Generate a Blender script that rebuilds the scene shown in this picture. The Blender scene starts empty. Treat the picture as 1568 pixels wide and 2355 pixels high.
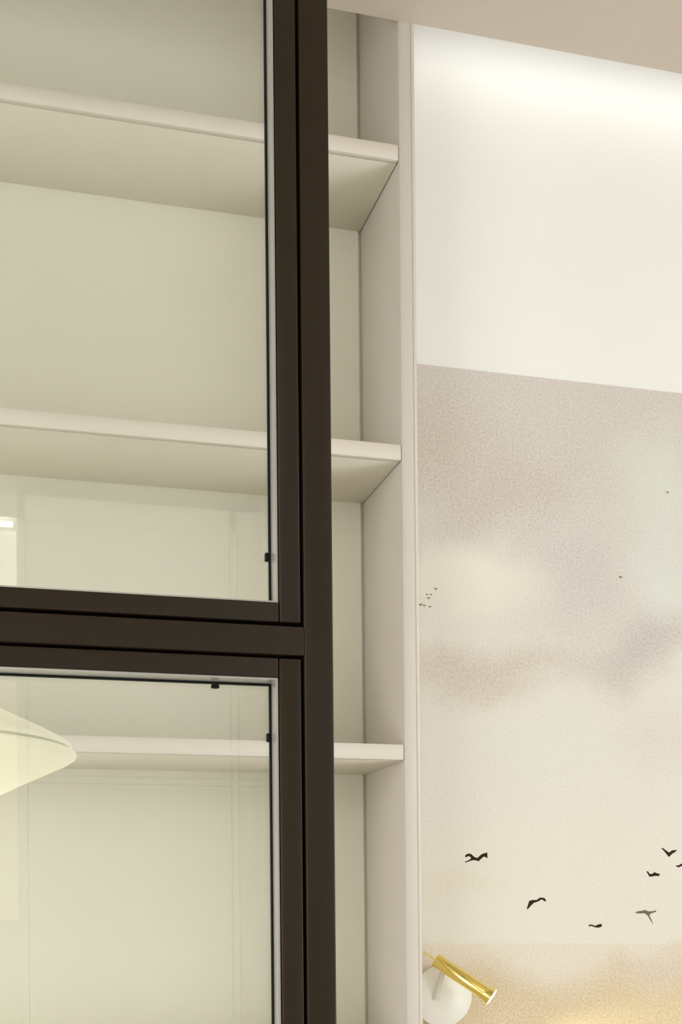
import bpy, bmesh, math, random
from mathutils import Vector, Matrix

# ------------------------------------------------------------------ camera
SC = bpy.context.scene
COL = SC.collection
cam = bpy.data.cameras.new('camera')
cam.sensor_fit = 'HORIZONTAL'
cam.sensor_width = 36.0
cam.lens = 67.2268
cam.shift_y = 0.59333
cam.clip_start = 0.02
co = bpy.data.objects.new('camera', cam)
COL.objects.link(co)
YAW, ROLL = 0.26837, -0.0090583
fw = Vector((math.sin(YAW), math.cos(YAW), 0)); rt = Vector((math.cos(YAW), -math.sin(YAW), 0)); up = Vector((0, 0, 1))
r2 = math.cos(ROLL)*rt + math.sin(ROLL)*up
u2 = -math.sin(ROLL)*rt + math.cos(ROLL)*up
M = Matrix((r2, u2, -fw)).transposed().to_4x4()
M.translation = Vector((0, -2.0, 1.15))
co.matrix_world = M
SC.camera = co

# ------------------------------------------------------------------ world, exposure
w = bpy.data.worlds.new('world'); SC.world = w
w.use_nodes = True
w.node_tree.nodes['Background'].inputs[0].default_value = (0.75, 0.85, 1.0, 1)
w.node_tree.nodes['Background'].inputs[1].default_value = 1.0
SC.view_settings.view_transform = 'Standard'
SC.view_settings.look = 'None'
SC.view_settings.gamma = 1.0
SC.view_settings.use_curve_mapping = False
SC.view_settings.exposure = -0.05
try:
    SC.cycles.max_bounces = 14; SC.cycles.diffuse_bounces = 6; SC.cycles.transparent_max_bounces = 16
    SC.cycles.use_denoising = True
except Exception:
    pass

# light levels of the blind, bar and cove, and of the added fill lights
E_BLIND, E_BAR, E_CEIL, E_WIN, E_COVE = 2.5, 10.0, 2.6, 3.3, 1.8

# ------------------------------------------------------------------ helpers
def lin(c):
    return tuple(((v/255)/12.92 if v/255 <= 0.04045 else ((v/255+0.055)/1.055)**2.4) for v in c)

def mat(name, rgb, rough=0.5, spec=0.5, metal=0.0, noise=0.0, nscale=40, bump=0.0, bscale=300, emit=None, estr=0.0):
    m = bpy.data.materials.new(name); m.use_nodes = True
    nt = m.node_tree; b = nt.nodes['Principled BSDF']
    b.inputs['Roughness'].default_value = rough
    b.inputs['Metallic'].default_value = metal
    b.inputs['Specular IOR Level'].default_value = spec
    c = tuple(rgb)+(1,)
    b.inputs['Base Color'].default_value = c
    if noise or bump:
        tc = nt.nodes.new('ShaderNodeTexCoord')
    if noise:
        n = nt.nodes.new('ShaderNodeTexNoise'); n.inputs['Scale'].default_value = nscale; n.inputs['Detail'].default_value = 4
        nt.links.new(tc.outputs['Object'], n.inputs['Vector'])
        r = nt.nodes.new('ShaderNodeValToRGB')
        r.color_ramp.elements[0].position = 0.3; r.color_ramp.elements[1].position = 0.7
        r.color_ramp.elements[0].color = tuple(min(1, v*(1-noise)) for v in rgb)+(1,)
        r.color_ramp.elements[1].color = tuple(min(1, v*(1+noise)) for v in rgb)+(1,)
        nt.links.new(n.outputs['Fac'], r.inputs[0]); nt.links.new(r.outputs[0], b.inputs['Base Color'])
    if bump:
        n2 = nt.nodes.new('ShaderNodeTexNoise'); n2.inputs['Scale'].default_value = bscale; n2.inputs['Detail'].default_value = 3
        nt.links.new(tc.outputs['Object'], n2.inputs['Vector'])
        bp = nt.nodes.new('ShaderNodeBump'); bp.inputs['Strength'].default_value = bump; bp.inputs['Distance'].default_value = 0.001
        nt.links.new(n2.outputs['Fac'], bp.inputs['Height']); nt.links.new(bp.outputs[0], b.inputs['Normal'])
    if emit:
        b.inputs['Emission Color'].default_value = tuple(emit)+(1,)
        b.inputs['Emission Strength'].default_value = estr
    return m

def glass_mat():
    m = bpy.data.materials.new('clear_glass'); m.use_nodes = True
    nt = m.node_tree; nt.nodes.clear()
    out = nt.nodes.new('ShaderNodeOutputMaterial'); mix = nt.nodes.new('ShaderNodeMixShader')
    tr = nt.nodes.new('ShaderNodeBsdfTransparent'); tr.inputs[0].default_value = (0.985, 0.995, 0.985, 1)
    gl = nt.nodes.new('ShaderNodeBsdfGlossy'); gl.inputs['Roughness'].default_value = 0.0
    ge = nt.nodes.new('ShaderNodeNewGeometry')
    dot = nt.nodes.new('ShaderNodeVectorMath'); dot.operation = 'DOT_PRODUCT'
    nt.links.new(ge.outputs['Incoming'], dot.inputs[0]); nt.links.new(ge.outputs['Normal'], dot.inputs[1])
    ab = nt.nodes.new('ShaderNodeMath'); ab.operation = 'ABSOLUTE'; nt.links.new(dot.outputs['Value'], ab.inputs[0])
    s1 = nt.nodes.new('ShaderNodeMath'); s1.operation = 'SUBTRACT'; s1.inputs[0].default_value = 1; nt.links.new(ab.outputs[0], s1.inputs[1])
    pw = nt.nodes.new('ShaderNodeMath'); pw.operation = 'POWER'; pw.inputs[1].default_value = 5; nt.links.new(s1.outputs[0], pw.inputs[0])
    ml = nt.nodes.new('ShaderNodeMath'); ml.operation = 'MULTIPLY_ADD'; ml.inputs[1].default_value = 0.948; ml.inputs[2].default_value = 0.052
    nt.links.new(pw.outputs[0], ml.inputs[0]); nt.links.new(ml.outputs[0], mix.inputs[0])
    nt.links.new(tr.outputs[0], mix.inputs[1]); nt.links.new(gl.outputs[0], mix.inputs[2]); nt.links.new(mix.outputs[0], out.inputs[0])
    return m

def add_box(bm, x0, x1, y0, y1, z0, z1):
    vs = [bm.verts.new(p) for p in ((x0,y0,z0),(x1,y0,z0),(x1,y1,z0),(x0,y1,z0),(x0,y0,z1),(x1,y0,z1),(x1,y1,z1),(x0,y1,z1))]
    for f in ((3,2,1,0),(4,5,6,7),(0,1,5,4),(1,2,6,5),(2,3,7,6),(3,0,4,7)):
        bm.faces.new([vs[i] for i in f])

def obj(name, bm, m, parent=None, bevel=0.0, seg=2, smooth=False):
    me = bpy.data.meshes.new(name)
    if bevel:
        bmesh.ops.bevel(bm, geom=list(bm.edges), offset=bevel, segments=seg, affect='EDGES', profile=0.5)
    bmesh.ops.recalc_face_normals(bm, faces=list(bm.faces))
    bm.to_mesh(me); bm.free()
    me.materials.append(m)
    if smooth or bevel:
        for p in me.polygons: p.use_smooth = True
        if bevel or smooth:
            try: me.set_sharp_from_angle(angle=math.radians(50))
            except Exception: pass
    o = bpy.data.objects.new(name, me); COL.objects.link(o)
    if parent:
        o.parent = parent
        # part coordinates are given in the room's frame; only the Empties carry an offset
        o.matrix_parent_inverse = Matrix.Translation(-parent.location) if parent.type == 'EMPTY' else Matrix.Identity(4)
    return o

def box(name, x0, x1, y0, y1, z0, z1, m, parent=None, bevel=0.0, seg=2):
    bm = bmesh.new(); add_box(bm, x0, x1, y0, y1, z0, z1)
    return obj(name, bm, m, parent, bevel, seg)

def boxes(name, L, m, parent=None):
    bm = bmesh.new()
    for b in L: add_box(bm, *b)
    return obj(name, bm, m, parent)

def lathe(bm, prof, M=Matrix.Identity(4), n=64):
    rings = []
    for r, z in prof:
        if r < 1e-6:
            rings.append([bm.verts.new(M @ Vector((0, 0, z)))])
        else:
            rings.append([bm.verts.new(M @ Vector((r*math.cos(2*math.pi*i/n), r*math.sin(2*math.pi*i/n), z))) for i in range(n)])
    for a, b in zip(rings, rings[1:]):
        for i in range(n):
            j = (i+1) % n
            if len(a) == 1 and len(b) == 1: continue
            if len(a) == 1: bm.faces.new((a[0], b[i], b[j]))
            elif len(b) == 1: bm.faces.new((a[i], b[0], a[j]))
            else: bm.faces.new((a[i], b[i], b[j], a[j]))

def frame_at(p, d):
    d = Vector(d).normalized()
    q = d.to_track_quat('Z', 'Y').to_matrix().to_4x4()
    q.translation = Vector(p)
    return q

def empty(name, loc, label, cat, group=None):
    o = bpy.data.objects.new(name, None); COL.objects.link(o); o.location = loc
    o.empty_display_size = 0.1
    o['label'] = label; o['category'] = cat
    if group: o['group'] = group
    return o

def struct(o):
    o['kind'] = 'structure'; return o

# ------------------------------------------------------------------ materials
white_paint = mat('white_wall_paint', (0.895, 0.895, 0.875), 0.55, 0.3, noise=0.006, nscale=3, bump=0.03)
cream_wall = mat('cream_wall_paint', (0.80, 0.785, 0.745), 0.6, 0.3, noise=0.01, nscale=3, bump=0.03)
ceil_paint = mat('beige_ceiling_paint', (0.64, 0.565, 0.49), 0.7, 0.25, noise=0.012, nscale=4, bump=0.05)
floor_m = mat('pale_floor', (0.60, 0.565, 0.51), 0.45, 0.4, noise=0.08, nscale=8)
board = mat('cream_board', (0.80, 0.755, 0.645), 0.45, 0.35, noise=0.008, nscale=5, bump=0.02)
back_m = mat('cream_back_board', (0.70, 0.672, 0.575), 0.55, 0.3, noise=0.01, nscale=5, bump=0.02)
stile_m = mat('beige_edge_board', (0.67, 0.615, 0.565), 0.45, 0.35, noise=0.008, nscale=5)
edge_m = mat('shelf_edge_band', (0.735, 0.675, 0.605), 0.45, 0.35, noise=0.008, nscale=5)
dark = mat('dark_bronze_metal', (0.0155, 0.0090, 0.0030), 0.38, 0.26, noise=0.05, nscale=60, bump=0.04, bscale=900)
rubber = mat('black_rubber', (0.004, 0.004, 0.004), 0.6, 0.2, noise=0.05)
bead_m = mat('grey_bead', (0.42, 0.41, 0.38), 0.3, 0.6, metal=0.35, noise=0.02)
brass = mat('polished_brass', (0.93, 0.73, 0.22), 0.16, 0.5, metal=1.0, noise=0.01)
lamp_white = mat('lamp_white', (0.93, 0.92, 0.87), 0.3, 0.5, noise=0.005)
lamp_grey = mat('lamp_grey', (0.78, 0.77, 0.73), 0.4, 0.4, noise=0.01)
shade_m = mat('lit_lamp_shade', (0.50, 0.47, 0.36), 0.6, 0.2, noise=0.008, nscale=6, emit=(1.0, 0.955, 0.70), estr=0.49)
seam_m = mat('shaded_seam', (0.62, 0.60, 0.54), 0.6, 0.2, noise=0.02)  # grey stands in for shade in the gap between the cones
lens_m = mat('lamp_lens', (1, 0.98, 0.9), 0.3, 0.3, noise=0.005, emit=(1.0, 0.96, 0.85), estr=6.0)
door_m = mat('pale_wardrobe_lacquer', (0.76, 0.745, 0.70), 0.35, 0.4, noise=0.01, nscale=3)
blind_m = mat('backlit_blind', (0.85, 0.80, 0.66), 0.8, 0.1, noise=0.01, nscale=20, emit=(1.0, 0.95, 0.80), estr=E_BLIND)
lowblind_m = mat('backlit_lower_blind', (0.80, 0.72, 0.58), 0.8, 0.1, noise=0.01, nscale=20, emit=(1.0, 0.88, 0.66), estr=0.68)
bar_m = mat('light_bar', (1, 1, 1), 0.5, 0.1, noise=0.001, emit=(1.0, 0.97, 0.9), estr=E_BAR)
panel_m = mat('fill_light_diffuser', (1, 1, 1), 0.5, 0.1, noise=0.001, emit=(0.93, 0.975, 1.0), estr=E_CEIL)
win_m = mat('side_fill_glow', (0.9, 0.9, 0.9), 0.8, 0.1, noise=0.001, emit=(0.90, 0.96, 1.0), estr=E_WIN)
bookcase_fill_m = mat('bookcase_fill_strip', (1, 1, 1), 0.5, 0.1, noise=0.001, emit=(1.0, 0.98, 0.93), estr=1.35)
cove_m = mat('cove_light_tape', (1, 1, 1), 0.5, 0.1, noise=0.001, emit=(1.0, 0.98, 0.93), estr=E_COVE)
bird_m = mat('bird_print', lin((52, 40, 26)), 0.7, 0.1, noise=0.15, nscale=400)
bird_pale = mat('faded_bird_print', lin((120, 108, 86)), 0.7, 0.1, noise=0.15, nscale=400)
glass_m = glass_mat()

def mural_mat():
    m = bpy.data.materials.new('cloud_mural_paper'); m.use_nodes = True
    nt = m.node_tree; L = nt.links; N = nt.nodes
    b = N['Principled BSDF']; b.inputs['Roughness'].default_value = 0.75; b.inputs['Specular IOR Level'].default_value = 0.15
    tc = N.new('ShaderNodeTexCoord')
    # warp the print's coordinates a little so the clouds get ragged edges
    n0 = N.new('ShaderNodeTexNoise'); n0.inputs['Scale'].default_value = 7; n0.inputs['Detail'].default_value = 5
    L.new(tc.outputs['Object'], n0.inputs['Vector'])
    sub = N.new('ShaderNodeVectorMath'); sub.operation = 'SUBTRACT'; sub.inputs[1].default_value = (0.5, 0.5, 0.5)
    L.new(n0.outputs['Color'], sub.inputs[0])
    sc = N.new('ShaderNodeVectorMath'); sc.operation = 'SCALE'; sc.inputs['Scale'].default_value = 0.16
    L.new(sub.outputs[0], sc.inputs[0])
    wv = N.new('ShaderNodeVectorMath'); wv.operation = 'ADD'
    L.new(tc.outputs['Object'], wv.inputs[0]); L.new(sc.outputs[0], wv.inputs[1])
    K = (0.955, 0.935, 0.845)
    def col(c): return tuple(min(0.93, v/k) for v, k in zip(lin(c), K))+(1,)
    cur = None
    base = N.new('ShaderNodeRGB'); base.outputs[0].default_value = col((222, 216, 199)); cur = base.outputs[0]
    def mixin(fac, c):
        nonlocal cur
        mx = N.new('ShaderNodeMix'); mx.data_type = 'RGBA'
        L.new(fac, mx.inputs[0]); L.new(cur, mx.inputs[6]); mx.inputs[7].default_value = col(c); cur = mx.outputs[2]
    def blob(x, z, rx, rz, c, s, rot=0.0):
        mp = N.new('ShaderNodeMapping'); mp.vector_type = 'TEXTURE'
        mp.inputs['Location'].default_value = (x, 0.1, z); mp.inputs['Scale'].default_value = (rx, 10, rz)
        mp.inputs['Rotation'].default_value = (0, rot, 0)
        L.new(wv.outputs[0], mp.inputs['Vector'])
        ln = N.new('ShaderNodeVectorMath'); ln.operation = 'LENGTH'; L.new(mp.outputs[0], ln.inputs[0])
        mr = N.new('ShaderNodeMapRange'); mr.interpolation_type = 'SMOOTHSTEP'
        mr.inputs['From Min'].default_value = 1.0; mr.inputs['From Max'].default_value = 0.0
        mr.inputs['To Min'].default_value = 0.0; mr.inputs['To Max'].default_value = s
        L.new(ln.outputs['Value'], mr.inputs['Value'])
        mixin(mr.outputs[0], c)
        return mr.outputs[0]
    # upper sky: broad greyish mauve cloud
    g = N.new('ShaderNodeSeparateXYZ'); L.new(wv.outputs[0], g.inputs[0])
    mr = N.new('ShaderNodeMapRange'); mr.interpolation_type = 'SMOOTHSTEP'
    mr.inputs['From Min'].default_value = 1.62; mr.inputs['From Max'].default_value = 2.05
    mr.inputs['To Max'].default_value = 0.85
    L.new(g.outputs['Z'], mr.inputs['Value']); mixin(mr.outputs[0], (207, 198, 185))
    blob(0.76, 1.97, 0.30, 0.12, (205, 194, 177), 0.95, 0.10)
    blob(0.90, 1.90, 0.24, 0.10, (200, 188, 175), 0.8, -0.5)
    blob(1.03, 1.76, 0.24, 0.24, (207, 198, 186), 0.9, 0.9)
    blob(1.18, 1.93, 0.12, 0.20, (216, 215, 199), 0.95, 0.2)
    blob(1.22, 1.75, 0.10, 0.16, (217, 217, 204), 0.9)
    blob(0.84, 1.74, 0.22, 0.09, (233, 226, 206), 0.9)
    blob(0.85, 1.585, 0.34, 0.075, (206, 194, 176), 0.95, -0.05)
    blob(1.16, 1.63, 0.22, 0.10, (199, 190, 178), 0.95, -0.45)
    blob(0.95, 1.46, 0.30, 0.07, (221, 216, 200), 0.8)
    blob(1.20, 1.47, 0.14, 0.10, (217, 209, 195), 0.8)
    # pale sky round the birds
    mr = N.new('ShaderNodeMapRange'); mr.interpolation_type = 'SMOOTHSTEP'
    mr.inputs['From Min'].default_value = 1.42; mr.inputs['From Max'].default_value = 1.20
    mr.inputs['To Max'].default_value = 0.9
    L.new(g.outputs['Z'], mr.inputs['Value']); mixin(mr.outputs[0], (224, 218, 198))
    blob(0.78, 1.20, 0.14, 0.06, (221, 210, 186), 0.7)
    # shore line and sand below it
    sp = N.new('ShaderNodeSeparateXYZ'); L.new(tc.outputs['Object'], sp.inputs[0])
    def band(z0, z1, c, s, src):
        mr = N.new('ShaderNodeMapRange'); mr.interpolation_type = 'SMOOTHSTEP'
        mr.inputs['From Min'].default_value = z0; mr.inputs['From Max'].default_value = z1; mr.inputs['To Max'].default_value = s
        L.new(src, mr.inputs['Value']); mixin(mr.outputs[0], c)
    tl = N.new('ShaderNodeMath'); tl.operation = 'MULTIPLY_ADD'; tl.inputs[1].default_value = 0.018
    L.new(sp.outputs['X'], tl.inputs[0]); L.new(sp.outputs['Z'], tl.inputs[2])
    band(1.1165, 1.1145, (222, 211, 188), 0.9, tl.outputs[0])
    band(1.10, 1.00, (211, 192, 154), 0.95, g.outputs['Z'])
    blob(1.16, 1.05, 0.12, 0.05, (212, 194, 168), 0.7)
    # paper grain: coarse speckle, stronger in the clouds and sand than in the pale sky
    ng = N.new('ShaderNodeTexNoise'); ng.inputs['Scale'].default_value = 230; ng.inputs['Detail'].default_value = 3; ng.inputs['Roughness'].default_value = 0.7
    L.new(tc.outputs['Object'], ng.inputs['Vector'])
    sv = N.new('ShaderNodeSeparateColor'); L.new(cur, sv.inputs[0])
    am = N.new('ShaderNodeMapRange'); am.inputs['From Min'].default_value = 0.75; am.inputs['From Max'].default_value = 0.50
    am.inputs['To Min'].default_value = 0.22; am.inputs['To Max'].default_value = 1.15
    L.new(sv.outputs['Green'], am.inputs['Value'])
    cg = N.new('ShaderNodeMath'); cg.operation = 'SUBTRACT'; cg.inputs[1].default_value = 0.5; L.new(ng.outputs['Fac'], cg.inputs[0])
    mg = N.new('ShaderNodeMath'); mg.operation = 'MULTIPLY'; L.new(cg.outputs[0], mg.inputs[0]); L.new(am.outputs[0], mg.inputs[1])
    a1 = N.new('ShaderNodeMath'); a1.operation = 'ADD'; a1.inputs[1].default_value = 1.0; L.new(mg.outputs[0], a1.inputs[0])
    fin = N.new('ShaderNodeVectorMath'); fin.operation = 'SCALE'
    L.new(cur, fin.inputs[0]); L.new(a1.outputs[0], fin.inputs['Scale'])
    L.new(fin.outputs[0], b.inputs['Base Color'])
    return m
mural_m = mural_mat()

# ------------------------------------------------------------------ room shell
CZ = 2.629                       # underside of the dropped ceiling
XL, XR, YR = -2.2, 2.6, -3.65
struct(box('floor', XL-0.1, XR+0.1, -4.3, 0.35, -0.1, 0.0, floor_m))
struct(boxes('ceiling', [(XL-0.1, XR+0.1, -4.3, 0.0, CZ, CZ+0.07),
                         (XL-0.1, XR+0.1, -0.30, 0.35, 2.95, 3.05),
                         (XL-0.1, XR+0.1, -0.30, -0.22, CZ+0.07, 2.95)], ceil_paint))
wall_back = struct(boxes('wall_back', [(0.6892, XR, 0.102, 0.35, 0, 2.95), (XL, 0.6892, 0.25, 0.35, 0, 2.95)], white_paint))
LW = (-3.2, -1.0, 0.08, 2.45)
struct(boxes('wall_left', [(XL-0.1, XL, -4.3, LW[0], 0, 2.95), (XL-0.1, XL, LW[1], 0.35, 0, 2.95),
    (XL-0.1, XL, LW[0], LW[1], 0, LW[2]), (XL-0.1, XL, LW[0], LW[1], LW[3], 2.95)], cream_wall))
def side_fill_window(name, x0, x1, xs0, xs1, q):
    y0, y1, z0, z1 = q
    o = struct(boxes(name, [(x0, x1, y0-0.04, y0+0.03, z0-0.04, z1+0.04), (x0, x1, y1-0.03, y1+0.04, z0-0.04, z1+0.04),
        (x0, x1, y0+0.03, y1-0.03, z0-0.04, z0+0.03), (x0, x1, y0+0.03, y1-0.03, z1-0.03, z1+0.04)], dark))
    box('fill_sheet', xs0, xs1, y0+0.03, y1-0.03, z0+0.03, z1-0.03, win_m, o)
    return o
WX0, WX1, WZ0, WZ1 = -1.75, 0.098, 1.148, 2.535
wall_rear = struct(boxes('wall_rear', [(XL, WX0, YR-0.15, YR, 0, CZ), (WX1, 0.1005, YR-0.15, YR, 0, CZ),
    (WX0, WX1, YR-0.15, YR, 0, WZ0), (WX0, WX1, YR-0.15, YR, WZ1, CZ), (XL, XR, -4.3, -4.2, 0, CZ)], cream_wall))
RW = (-2.9, -1.1, 0.08, 2.45)
wall_right = struct(boxes('wall_right', [(XR, XR+0.1, -4.3, RW[0], 0, 2.95), (XR, XR+0.1, RW[1], 0.35, 0, 2.95),
    (XR, XR+0.1, RW[0], RW[1], 0, RW[2]), (XR, XR+0.1, RW[0], RW[1], RW[3], 2.95)], cream_wall))
# added side windows out of view, glowing sheets that light the room
side_fill_window('fill_window_2', XR-0.01, XR+0.06, XR+0.02, XR+0.025, RW)
side_fill_window('fill_window_3', XL-0.06, XL+0.01, XL-0.025, XL-0.02, LW)
# window behind the camera with a glowing blind (what the glass reflects at the left)
w1 = struct(boxes('window_1', [(WX0, WX1, YR-0.14, YR-0.10, WZ0, WZ0+0.03), (WX0, WX1, YR-0.14, YR-0.10, WZ1-0.03, WZ1), (WX0, WX0+0.03, YR-0.14, YR-0.10, WZ0+0.03, WZ1-0.03), (WX1-0.03, WX1, YR-0.14, YR-0.10, WZ0+0.03, WZ1-0.03)], cream_wall))
box('blind', WX0+0.004, WX1-0.002, YR-0.012, YR-0.008, 2.135, 2.490, blind_m, w1)
box('blind_rail', WX0+0.004, WX1-0.002, YR-0.014, YR-0.006, 2.115, 2.135, cream_wall, w1)
box('lower_blind', WX0+0.004, WX1-0.006, YR-0.012, YR-0.008, WZ0+0.002, 2.115, lowblind_m, w1)
box('light_bar', WX0+0.01, WX1-0.012, YR-0.02, YR+0.004, 2.508, 2.520, bar_m, w1)

# ------------------------------------------------------------------ mural on the back wall
MZ = 0.4577*2.1+1.15
paper = box('wallpaper', 0.6892, XR, 0.1, 0.1018, 0.0, MZ, mural_m, wall_back)
BIRDS = [
[(0.805, 1.2556), (0.8097, 1.2587), (0.816, 1.2582), (0.8214, 1.2531), (0.828, 1.251), (0.833, 1.2557), (0.8372, 1.2583), (0.8464, 1.2609), (0.8468, 1.2506), (0.8435, 1.2526), (0.8399, 1.2536), (0.8357, 1.2505), (0.8302, 1.2453), (0.8219, 1.2474), (0.8136, 1.2458), (0.8048, 1.2427), (0.8037, 1.2437), (0.8151, 1.2492), (0.8159, 1.2518), (0.811, 1.2543), (0.8049, 1.2517)],
[(0.9208, 1.1608), (0.9258, 1.1751), (0.9314, 1.1764), (0.9399, 1.1764), (0.9471, 1.1808), (0.9556, 1.1797), (0.9589, 1.1744), (0.9561, 1.1736), (0.9499, 1.1776), (0.9427, 1.1737), (0.9342, 1.1712), (0.9285, 1.166), (0.9228, 1.16)],
[(1.0412, 1.1308), (1.047, 1.1316), (1.0542, 1.1288), (1.0601, 1.1314), (1.0668, 1.1324), (1.0679, 1.1279), (1.0615, 1.1256), (1.0542, 1.1262), (1.047, 1.1289), (1.0418, 1.1282)],
[(1.1337, 1.1513), (1.1397, 1.1547), (1.1501, 1.1557), (1.1554, 1.1572), (1.1605, 1.1545), (1.1694, 1.1545), (1.1775, 1.1563), (1.1769, 1.1536), (1.1649, 1.1497), (1.1634, 1.1465), (1.1684, 1.1376), (1.1707, 1.1303), (1.1654, 1.1384), (1.1595, 1.147), (1.153, 1.1511), (1.1441, 1.1506)],
[(1.1582, 1.2275), (1.1612, 1.228), (1.1642, 1.2235), (1.1692, 1.2227), (1.1746, 1.2262), (1.1791, 1.2243), (1.186, 1.2227), (1.1835, 1.2189), (1.1761, 1.2194), (1.1692, 1.2181), (1.1641, 1.2181)],
[(1.1886, 1.2711), (1.193, 1.2701), (1.202, 1.2639), (1.2056, 1.2626), (1.2111, 1.2666), (1.2216, 1.2672), (1.217, 1.2632), (1.211, 1.2599), (1.2043, 1.2539), (1.2004, 1.2585), (1.1945, 1.2652)],
[(1.2177, 1.2383), (1.2244, 1.2389), (1.2313, 1.2424), (1.2365, 1.2416), (1.2425, 1.2378), (1.238, 1.237), (1.2313, 1.2378), (1.2243, 1.2351), (1.2192, 1.2367)],
]
def bird(pts, m):
    bm = bmesh.new()
    f = bm.faces.new([bm.verts.new((x, 0.0997, z)) for x, z in pts])
    r = bmesh.ops.extrude_face_region(bm, geom=[f])
    bmesh.ops.translate(bm, verts=[v for v in r['geom'] if isinstance(v, bmesh.types.BMVert)], vec=(0, 0.0004, 0))
    bmesh.ops.triangulate(bm, faces=[f for f in bm.faces if len(f.verts) > 4])
    return obj('bird', bm, m, paper)
for i, p in enumerate(BIRDS):
    bird(p, bird_pale if i == 3 else bird_m)
for x, z, s, m in ((0.7543, 1.7208, 1.0, bird_pale), (0.7381, 1.7102, 0.8, bird_pale), (0.7457, 1.7104, 0.8, bird_pale), (0.7409, 1.7038, 1.0, bird_pale),
                   (0.7255, 1.6915, 1.2, bird_pale), (0.7327, 1.6905, 1.0, bird_pale), (0.7431, 1.689, 0.9, bird_pale), (1.2082, 1.9256, 1.0, bird_pale), (1.1109, 1.7633, 1.2, bird_pale)):
    s *= 0.0030
    bird([(x-1.2*s, z+0.7*s), (x-0.4*s, z+0.5*s), (x, z+0.1*s), (x+0.5*s, z+0.6*s), (x+1.2*s, z+0.5*s), (x+0.5*s, z-0.2*s), (x, z-0.6*s), (x-0.5*s, z)], m)

# ------------------------------------------------------------------ built-in bookcase
bk = empty('bookcase', (0, 0, 0), 'tall cream built-in bookcase with empty shelves behind the dark framed glass', 'bookcase')
SX0, SX1 = -1.60, 0.6615
box('side_panel', SX1, 0.6832, 0.0, 0.245, 0.0, 2.93, stile_m, bk, 0.0006, 1)
box('edge_strip', 0.6835, 0.6888, -0.0005, 0.02, 0.0, 2.93, edge_m, bk, 0.0005, 1)
box('side_panel', SX0-0.022, SX0, 0.0, 0.245, 0.0, 2.93, stile_m, bk, 0.0006, 1)
box('back_panel', SX0, SX1-0.005, 0.227, 0.240, 0.10, 2.93, back_m, bk)
for z in (2.4238, 1.9285, 1.4332, 0.9379, 0.4426):
    s = box('shelf', SX0+0.001, SX1-0.0015, 0.012, 0.2265, z-0.0253, z, board, bk, 0.0004, 1)
    box('front_edge', SX0+0.001, SX1-0.0015, 0.0, 0.0118, z-0.0253, z, edge_m, s, 0.0006, 1)
box('joint_strip', SX1-0.005, SX1-0.0002, 0.2312, 0.240, 0.10, 2.81, back_m, bk)
box('top_board', SX0, SX1-0.001, -0.20, 0.2265, 2.81, 2.83, board, bk)
box('plinth', SX0, SX1, 0.03, 0.05, 0.0, 0.10, board, bk)
box('shelf', SX0+0.001, SX1-0.0015, 0.0, 0.2265, 0.10, 0.125, board, bk)

# ------------------------------------------------------------------ dark metal glass partition
PY = -0.60
gp = empty('glass_partition', (0.36, PY, 0), 'dark bronze metal framed glass partition standing in front of the bookcase', 'partition')
PL = -1.55
D0, D1 = PY, PY+0.055
post_r, post_l = 0.3790, 0.3447
box('post', post_l, post_r, D0, D1, 0.0, CZ-0.002, dark, gp, 0.0022, 3)
box('post', PL-0.034, PL, D0, D1, 0.0, CZ-0.002, dark, gp, 0.0022, 3)
Z_UP, Z_A, Z_B = 1.50490, 1.4795, 1.4454          # sash top edge / groove / groove below the rail
box('mid_rail', PL+0.0004, post_l+0.0002, D0, D1, Z_B, Z_A-0.001, dark, gp, 0.0018, 3)
box('head_rail', PL, post_l, D0, D1, 2.585, CZ-0.002, dark, gp, 0.0018, 3)
box('bottom_rail', PL, post_l, D0, D1, 0.0, 0.06, dark, gp, 0.0018, 3)
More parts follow.
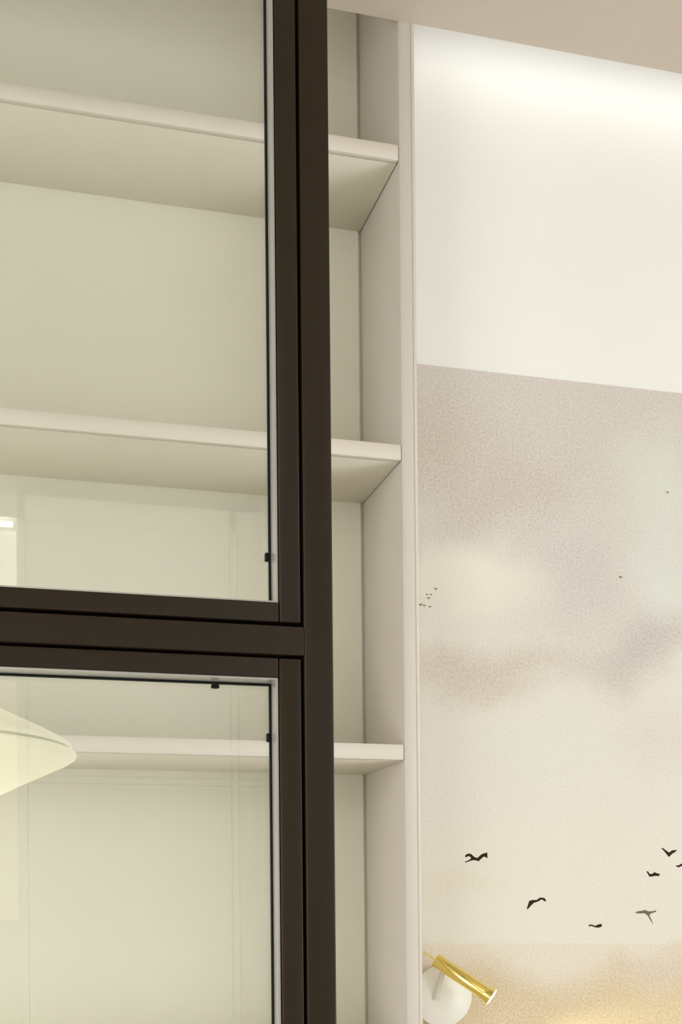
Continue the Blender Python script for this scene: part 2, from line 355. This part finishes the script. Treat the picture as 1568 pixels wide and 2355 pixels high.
def sash(z0, z1, rail_lo, rail_hi, px):
    """one glazed sash between z0 and z1; inner opening between the rails"""
    g = 0.0032
    xr = post_l-g; xi = px
    xl = PL+g; xli = PL+0.028
    f0, f1 = D0+0.0015, D1-0.004
    box('sash_stile', xi, xr, f0, f1, z0+g, z1-g, dark, gp, 0.0018, 3)
    box('sash_stile', xl, xli, f0, f1, z0+g, z1-g, dark, gp, 0.0018, 3)
    box('sash_rail', xli+0.0008, xi-0.0010, f0+0.0004, f1, z0+g, rail_lo, dark, gp, 0.0012, 2)
    box('sash_rail', xli+0.0008, xi-0.0010, f0+0.0004, f1, rail_hi, z1-g, dark, gp, 0.0012, 2)
    # black seals closing the grooves round the sash
    d0 = D0+0.020
    boxes('seal', [(xr, post_l, d0, f1, z0, z1), (PL, xl, d0, f1, z0, z1), (xl, xr, d0, f1, z0, z0+g), (xl, xr, d0, f1, z1-g, z1)], rubber, gp)
    # glazing: grey beads on the reveal, black gasket, the pane
    by0, by1 = D0+0.005, D0+0.030
    t = 0.0022
    bm = bmesh.new()
    for b in ((xi-0.001-t, xi-0.001, by0, by1, rail_lo, rail_hi), (xli+0.001, xli+0.001+t, by0, by1, rail_lo, rail_hi),
              (xli+0.001+t, xi-0.001-t, by0, by1, rail_hi-t, rail_hi), (xli+0.001+t, xi-0.001-t, by0, by1, rail_lo, rail_lo+t)):
        add_box(bm, *b)
    obj('glazing_bead', bm, bead_m, gp)
    pane = box('glass_pane', xli+0.002, xi-0.002, D0+0.036, D0+0.042, rail_lo+0.001, rail_hi-0.001, glass_m, gp)
    k = 0.0034
    boxes('gasket', [(xi-0.002-k, xi-0.002, by1, D0+0.0355, rail_lo+0.001, rail_hi-0.001), (xli+0.002, xli+0.002+k, by1, D0+0.0355, rail_lo+0.001, rail_hi-0.001),
        (xli+0.002+k, xi-0.002-k, by1, D0+0.0355, rail_hi-0.001-k, rail_hi-0.001), (xli+0.002+k, xi-0.002-k, by1, D0+0.0355, rail_lo+0.001, rail_lo+0.001+k)], rubber, pane)
    return pane
p_up = sash(Z_A, 2.585, Z_UP, 2.557, 0.3170)
p_lo = sash(0.06, Z_B, 0.09, 1.4200, 0.3160)
# little setting clips at the edge of the glass
def clip(parent, x, z, horizontal):
    a, b = (0.0046, 0.0022) if horizontal else (0.0022, 0.0050)
    box('clip', x-a, x+a, D0+0.029, D0+0.0352, z-b, z+b, rubber, parent, 0.0015, 3)
clip(p_up, 0.3092, 1.5635, False)
clip(p_lo, 0.2480, 1.4126, True)
clip(p_lo, 0.3092, 1.3562, False)

# ------------------------------------------------------------------ pendant lamp
PR = 0.22
pc = Vector((0.1108-PR, -0.29, 1.3650))
pl = empty('pendant_lamp', pc, 'pale cream double cone pendant lamp hanging behind the glass at left', 'lamp')
T = Matrix.Translation(pc)
bm = bmesh.new()
lathe(bm, [(0.0, 0.1020), (0.028, 0.1015), (0.034, 0.0990), (0.12, 0.0575), (0.19, 0.0250), (PR-0.012, 0.0150), (PR-0.0070, 0.0110), (PR-0.0055, 0.0070), (PR-0.012, 0.0064), (0.10, 0.0064)], T, 128)
obj('upper_shade', bm, shade_m, pl, smooth=True)
bm = bmesh.new()
lathe(bm, [(PR-0.011, 0.0020), (PR-0.004, 0.0022), (PR-0.0008, 0.0004), (PR, -0.0020), (PR-0.0015, -0.0055), (PR-0.010, -0.0110), (0.15, -0.0390), (0.08, -0.0750), (0.036, -0.0980), (0.032, -0.0990), (0.0, -0.0990)], T, 128)
obj('lower_shade', bm, shade_m, pl, smooth=True)
bm = bmesh.new()
lathe(bm, [(PR-0.016, 0.0064), (PR-0.0085, 0.0064), (PR-0.0078, 0.0043), (PR-0.0085, 0.0022), (PR-0.016, 0.0022)], T, 128)
obj('seam_ring', bm, seam_m, pl, smooth=True)
bm = bmesh.new(); lathe(bm, [(0.0, 0.101), (0.004, 0.101), (0.004, CZ-0.02-pc.z), (0.0, CZ-0.02-pc.z)], T, 12); obj('cord', bm, lamp_white, pl, smooth=True)
bm = bmesh.new(); lathe(bm, [(0.0, CZ-0.022-pc.z), (0.045, CZ-0.022-pc.z), (0.05, CZ-0.015-pc.z), (0.05, CZ-0.001-pc.z), (0.0, CZ-0.001-pc.z)], T, 32); obj('ceiling_rose', bm, lamp_white, pl, smooth=True)

pd = bpy.data.lights.new('pendant_fill', 'POINT'); pd.energy = 1.5; pd.color = (1.0, 0.95, 0.84); pd.shadow_soft_size = 0.05  # added point light below the closed shade, brightens the lower bays
po = bpy.data.objects.new('pendant_fill', pd); COL.objects.link(po); po.location = pc-Vector((0, 0, 0.18))

# ------------------------------------------------------------------ brass wall lamp
A = Vector((0.7370, 0.070, 1.0743)); B = Vector((0.8215, 0.026, 1.0105))
wl = empty('wall_lamp', (0.7583, 0.0997, 1.0099), 'small brass tube spotlight on a round white plate on the mural wall', 'lamp')
bm = bmesh.new(); lathe(bm, [(0.0, 0.0), (0.0525, 0.0), (0.0538, 0.0012), (0.0538, 0.0070), (0.0525, 0.0085), (0.0, 0.0085)], frame_at((0.7583, 0.0997, 1.0099), (0, -1, 0)), 64)
obj('back_plate', bm, lamp_white, wl, smooth=True)
d = (B-A); Ln = d.length
bm = bmesh.new(); R = 0.0122
lathe(bm, [(0.0, 0.0), (R-0.001, 0.0), (R, 0.001), (R, Ln-0.016), (R+0.0005, Ln-0.010), (R+0.0034, Ln-0.003), (R+0.0046, Ln), (R+0.0036, Ln+0.0005), (R+0.0032, Ln-0.002), (0.0, Ln-0.002)], frame_at(A, d), 48)
tube = obj('tube', bm, brass, wl, smooth=True)
bm = bmesh.new(); lathe(bm, [(R+0.0033, Ln-0.0016), (R+0.0032, Ln+0.0006), (0.010, Ln+0.0022), (0.0, Ln+0.0024)], frame_at(A, d), 48)
obj('lens', bm, lens_m, tube, smooth=True)
bm = bmesh.new(); s0 = Vector((0.7448, 0.0912, 1.0065)); s1 = A+d*0.16
s1 = s1-(s1-s0).normalized()*(R-0.002); lathe(bm, [(0.0, 0.0), (0.0075, 0.0), (0.0052, 0.004), (0.0048, (s1-s0).length), (0.0, (s1-s0).length)], frame_at(s0, s1-s0), 24)
obj('stem', bm, lamp_grey, wl, smooth=True)
bm = bmesh.new(); lathe(bm, [(0.0, 0.0), (0.0014, 0.0), (0.0014, 0.024), (0.0, 0.024)], frame_at(A, -d), 12)
obj('pin', bm, brass, wl, smooth=True)
ld = bpy.data.lights.new('lamp_bulb', 'SPOT'); ld.energy = 9.5; ld.color = (1.0, 0.87, 0.42); ld.spot_size = math.radians(112); ld.spot_blend = 0.75; ld.shadow_soft_size = 0.012
lo = bpy.data.objects.new('lamp_bulb', ld); COL.objects.link(lo)
lo.matrix_world = frame_at(B+d.normalized()*0.012, -d)

# ------------------------------------------------------------------ wardrobe on the rear wall (seen mirrored in the glass)
wd = empty('wardrobe', (1.0, -3.6, 0), 'pale fitted wardrobe with flat doors, mirrored faintly in the glass', 'wardrobe')
WY = -3.60
xs = [0.1015, 0.124, 0.834, 0.857, 1.58, 1.603, 2.33, 2.353, 2.58]
for a, b in ((0, 1), (2, 3), (4, 5), (6, 7)):
    box('upright', xs[a], xs[b], -4.19, WY, 0.0, 2.60, door_m, wd, 0.001, 1)
for k, (a, b) in enumerate(((1, 2), (3, 4), (5, 6), (7, 8))):
    box('door', xs[a]+0.004, xs[b]-0.004, WY-0.024, WY-0.004, 0.08, 1.617, door_m, wd, 0.001, 1)
    box('door', xs[a]+0.004, xs[b]-0.004, WY-0.024, WY-0.004, 1.644, 2.513, door_m, wd, 0.001, 1)
    box('cross_board', xs[a], xs[b], -4.19, WY, 1.620, 1.641, door_m, wd)
box('top_board', 0.1015, 2.58, -4.19, WY, 2.516, 2.60, door_m, wd)
box('base_board', 0.124, 2.58, -4.19, WY-0.03, 0.0, 0.075, door_m, wd)

# ------------------------------------------------------------------ strip lights and added fill lights outside the frame
def fill_ceiling_light(x, y, label, sx=0.6, sy=0.6):  # unseen glowing panel, added to brighten the room
    t = empty('fill_ceiling_light', (x, y, CZ), label, 'lamp', 'added flat fill lights')
    boxes('frame', [(x-sx/2-0.02, x-sx/2, y-sy/2-0.02, y+sy/2+0.02, CZ-0.03, CZ), (x+sx/2, x+sx/2+0.02, y-sy/2-0.02, y+sy/2+0.02, CZ-0.03, CZ),
        (x-sx/2, x+sx/2, y-sy/2-0.02, y-sy/2, CZ-0.03, CZ), (x-sx/2, x+sx/2, y+sy/2, y+sy/2+0.02, CZ-0.03, CZ)], lamp_white, t)
    box('diffuser', x-sx/2, x+sx/2, y-sy/2, y+sy/2, CZ-0.024, CZ-0.018, panel_m, t)
fill_ceiling_light(1.75, -2.0, 'added square fill light on the ceiling at the right, outside the view')
fill_ceiling_light(-1.3, -2.4, 'added square fill light on the ceiling at the left, outside the view')
cv = box('hidden_strip_light', 0.695, XR-0.02, 0.0005, 0.006, CZ+0.016, CZ+0.066, cove_m)
cv['label'] = 'strip light along the back of the ceiling edge above the mural'; cv['category'] = 'lamp'
cv = box('hidden_strip_light', SX0+0.02, SX1-0.01, -0.008, -0.002, CZ+0.074, CZ+0.114, bookcase_fill_m)  # added strip, brightens the top bay of the bookcase
cv['label'] = 'added fill strip on the ceiling edge above the bookcase, out of view'; cv['category'] = 'lamp'
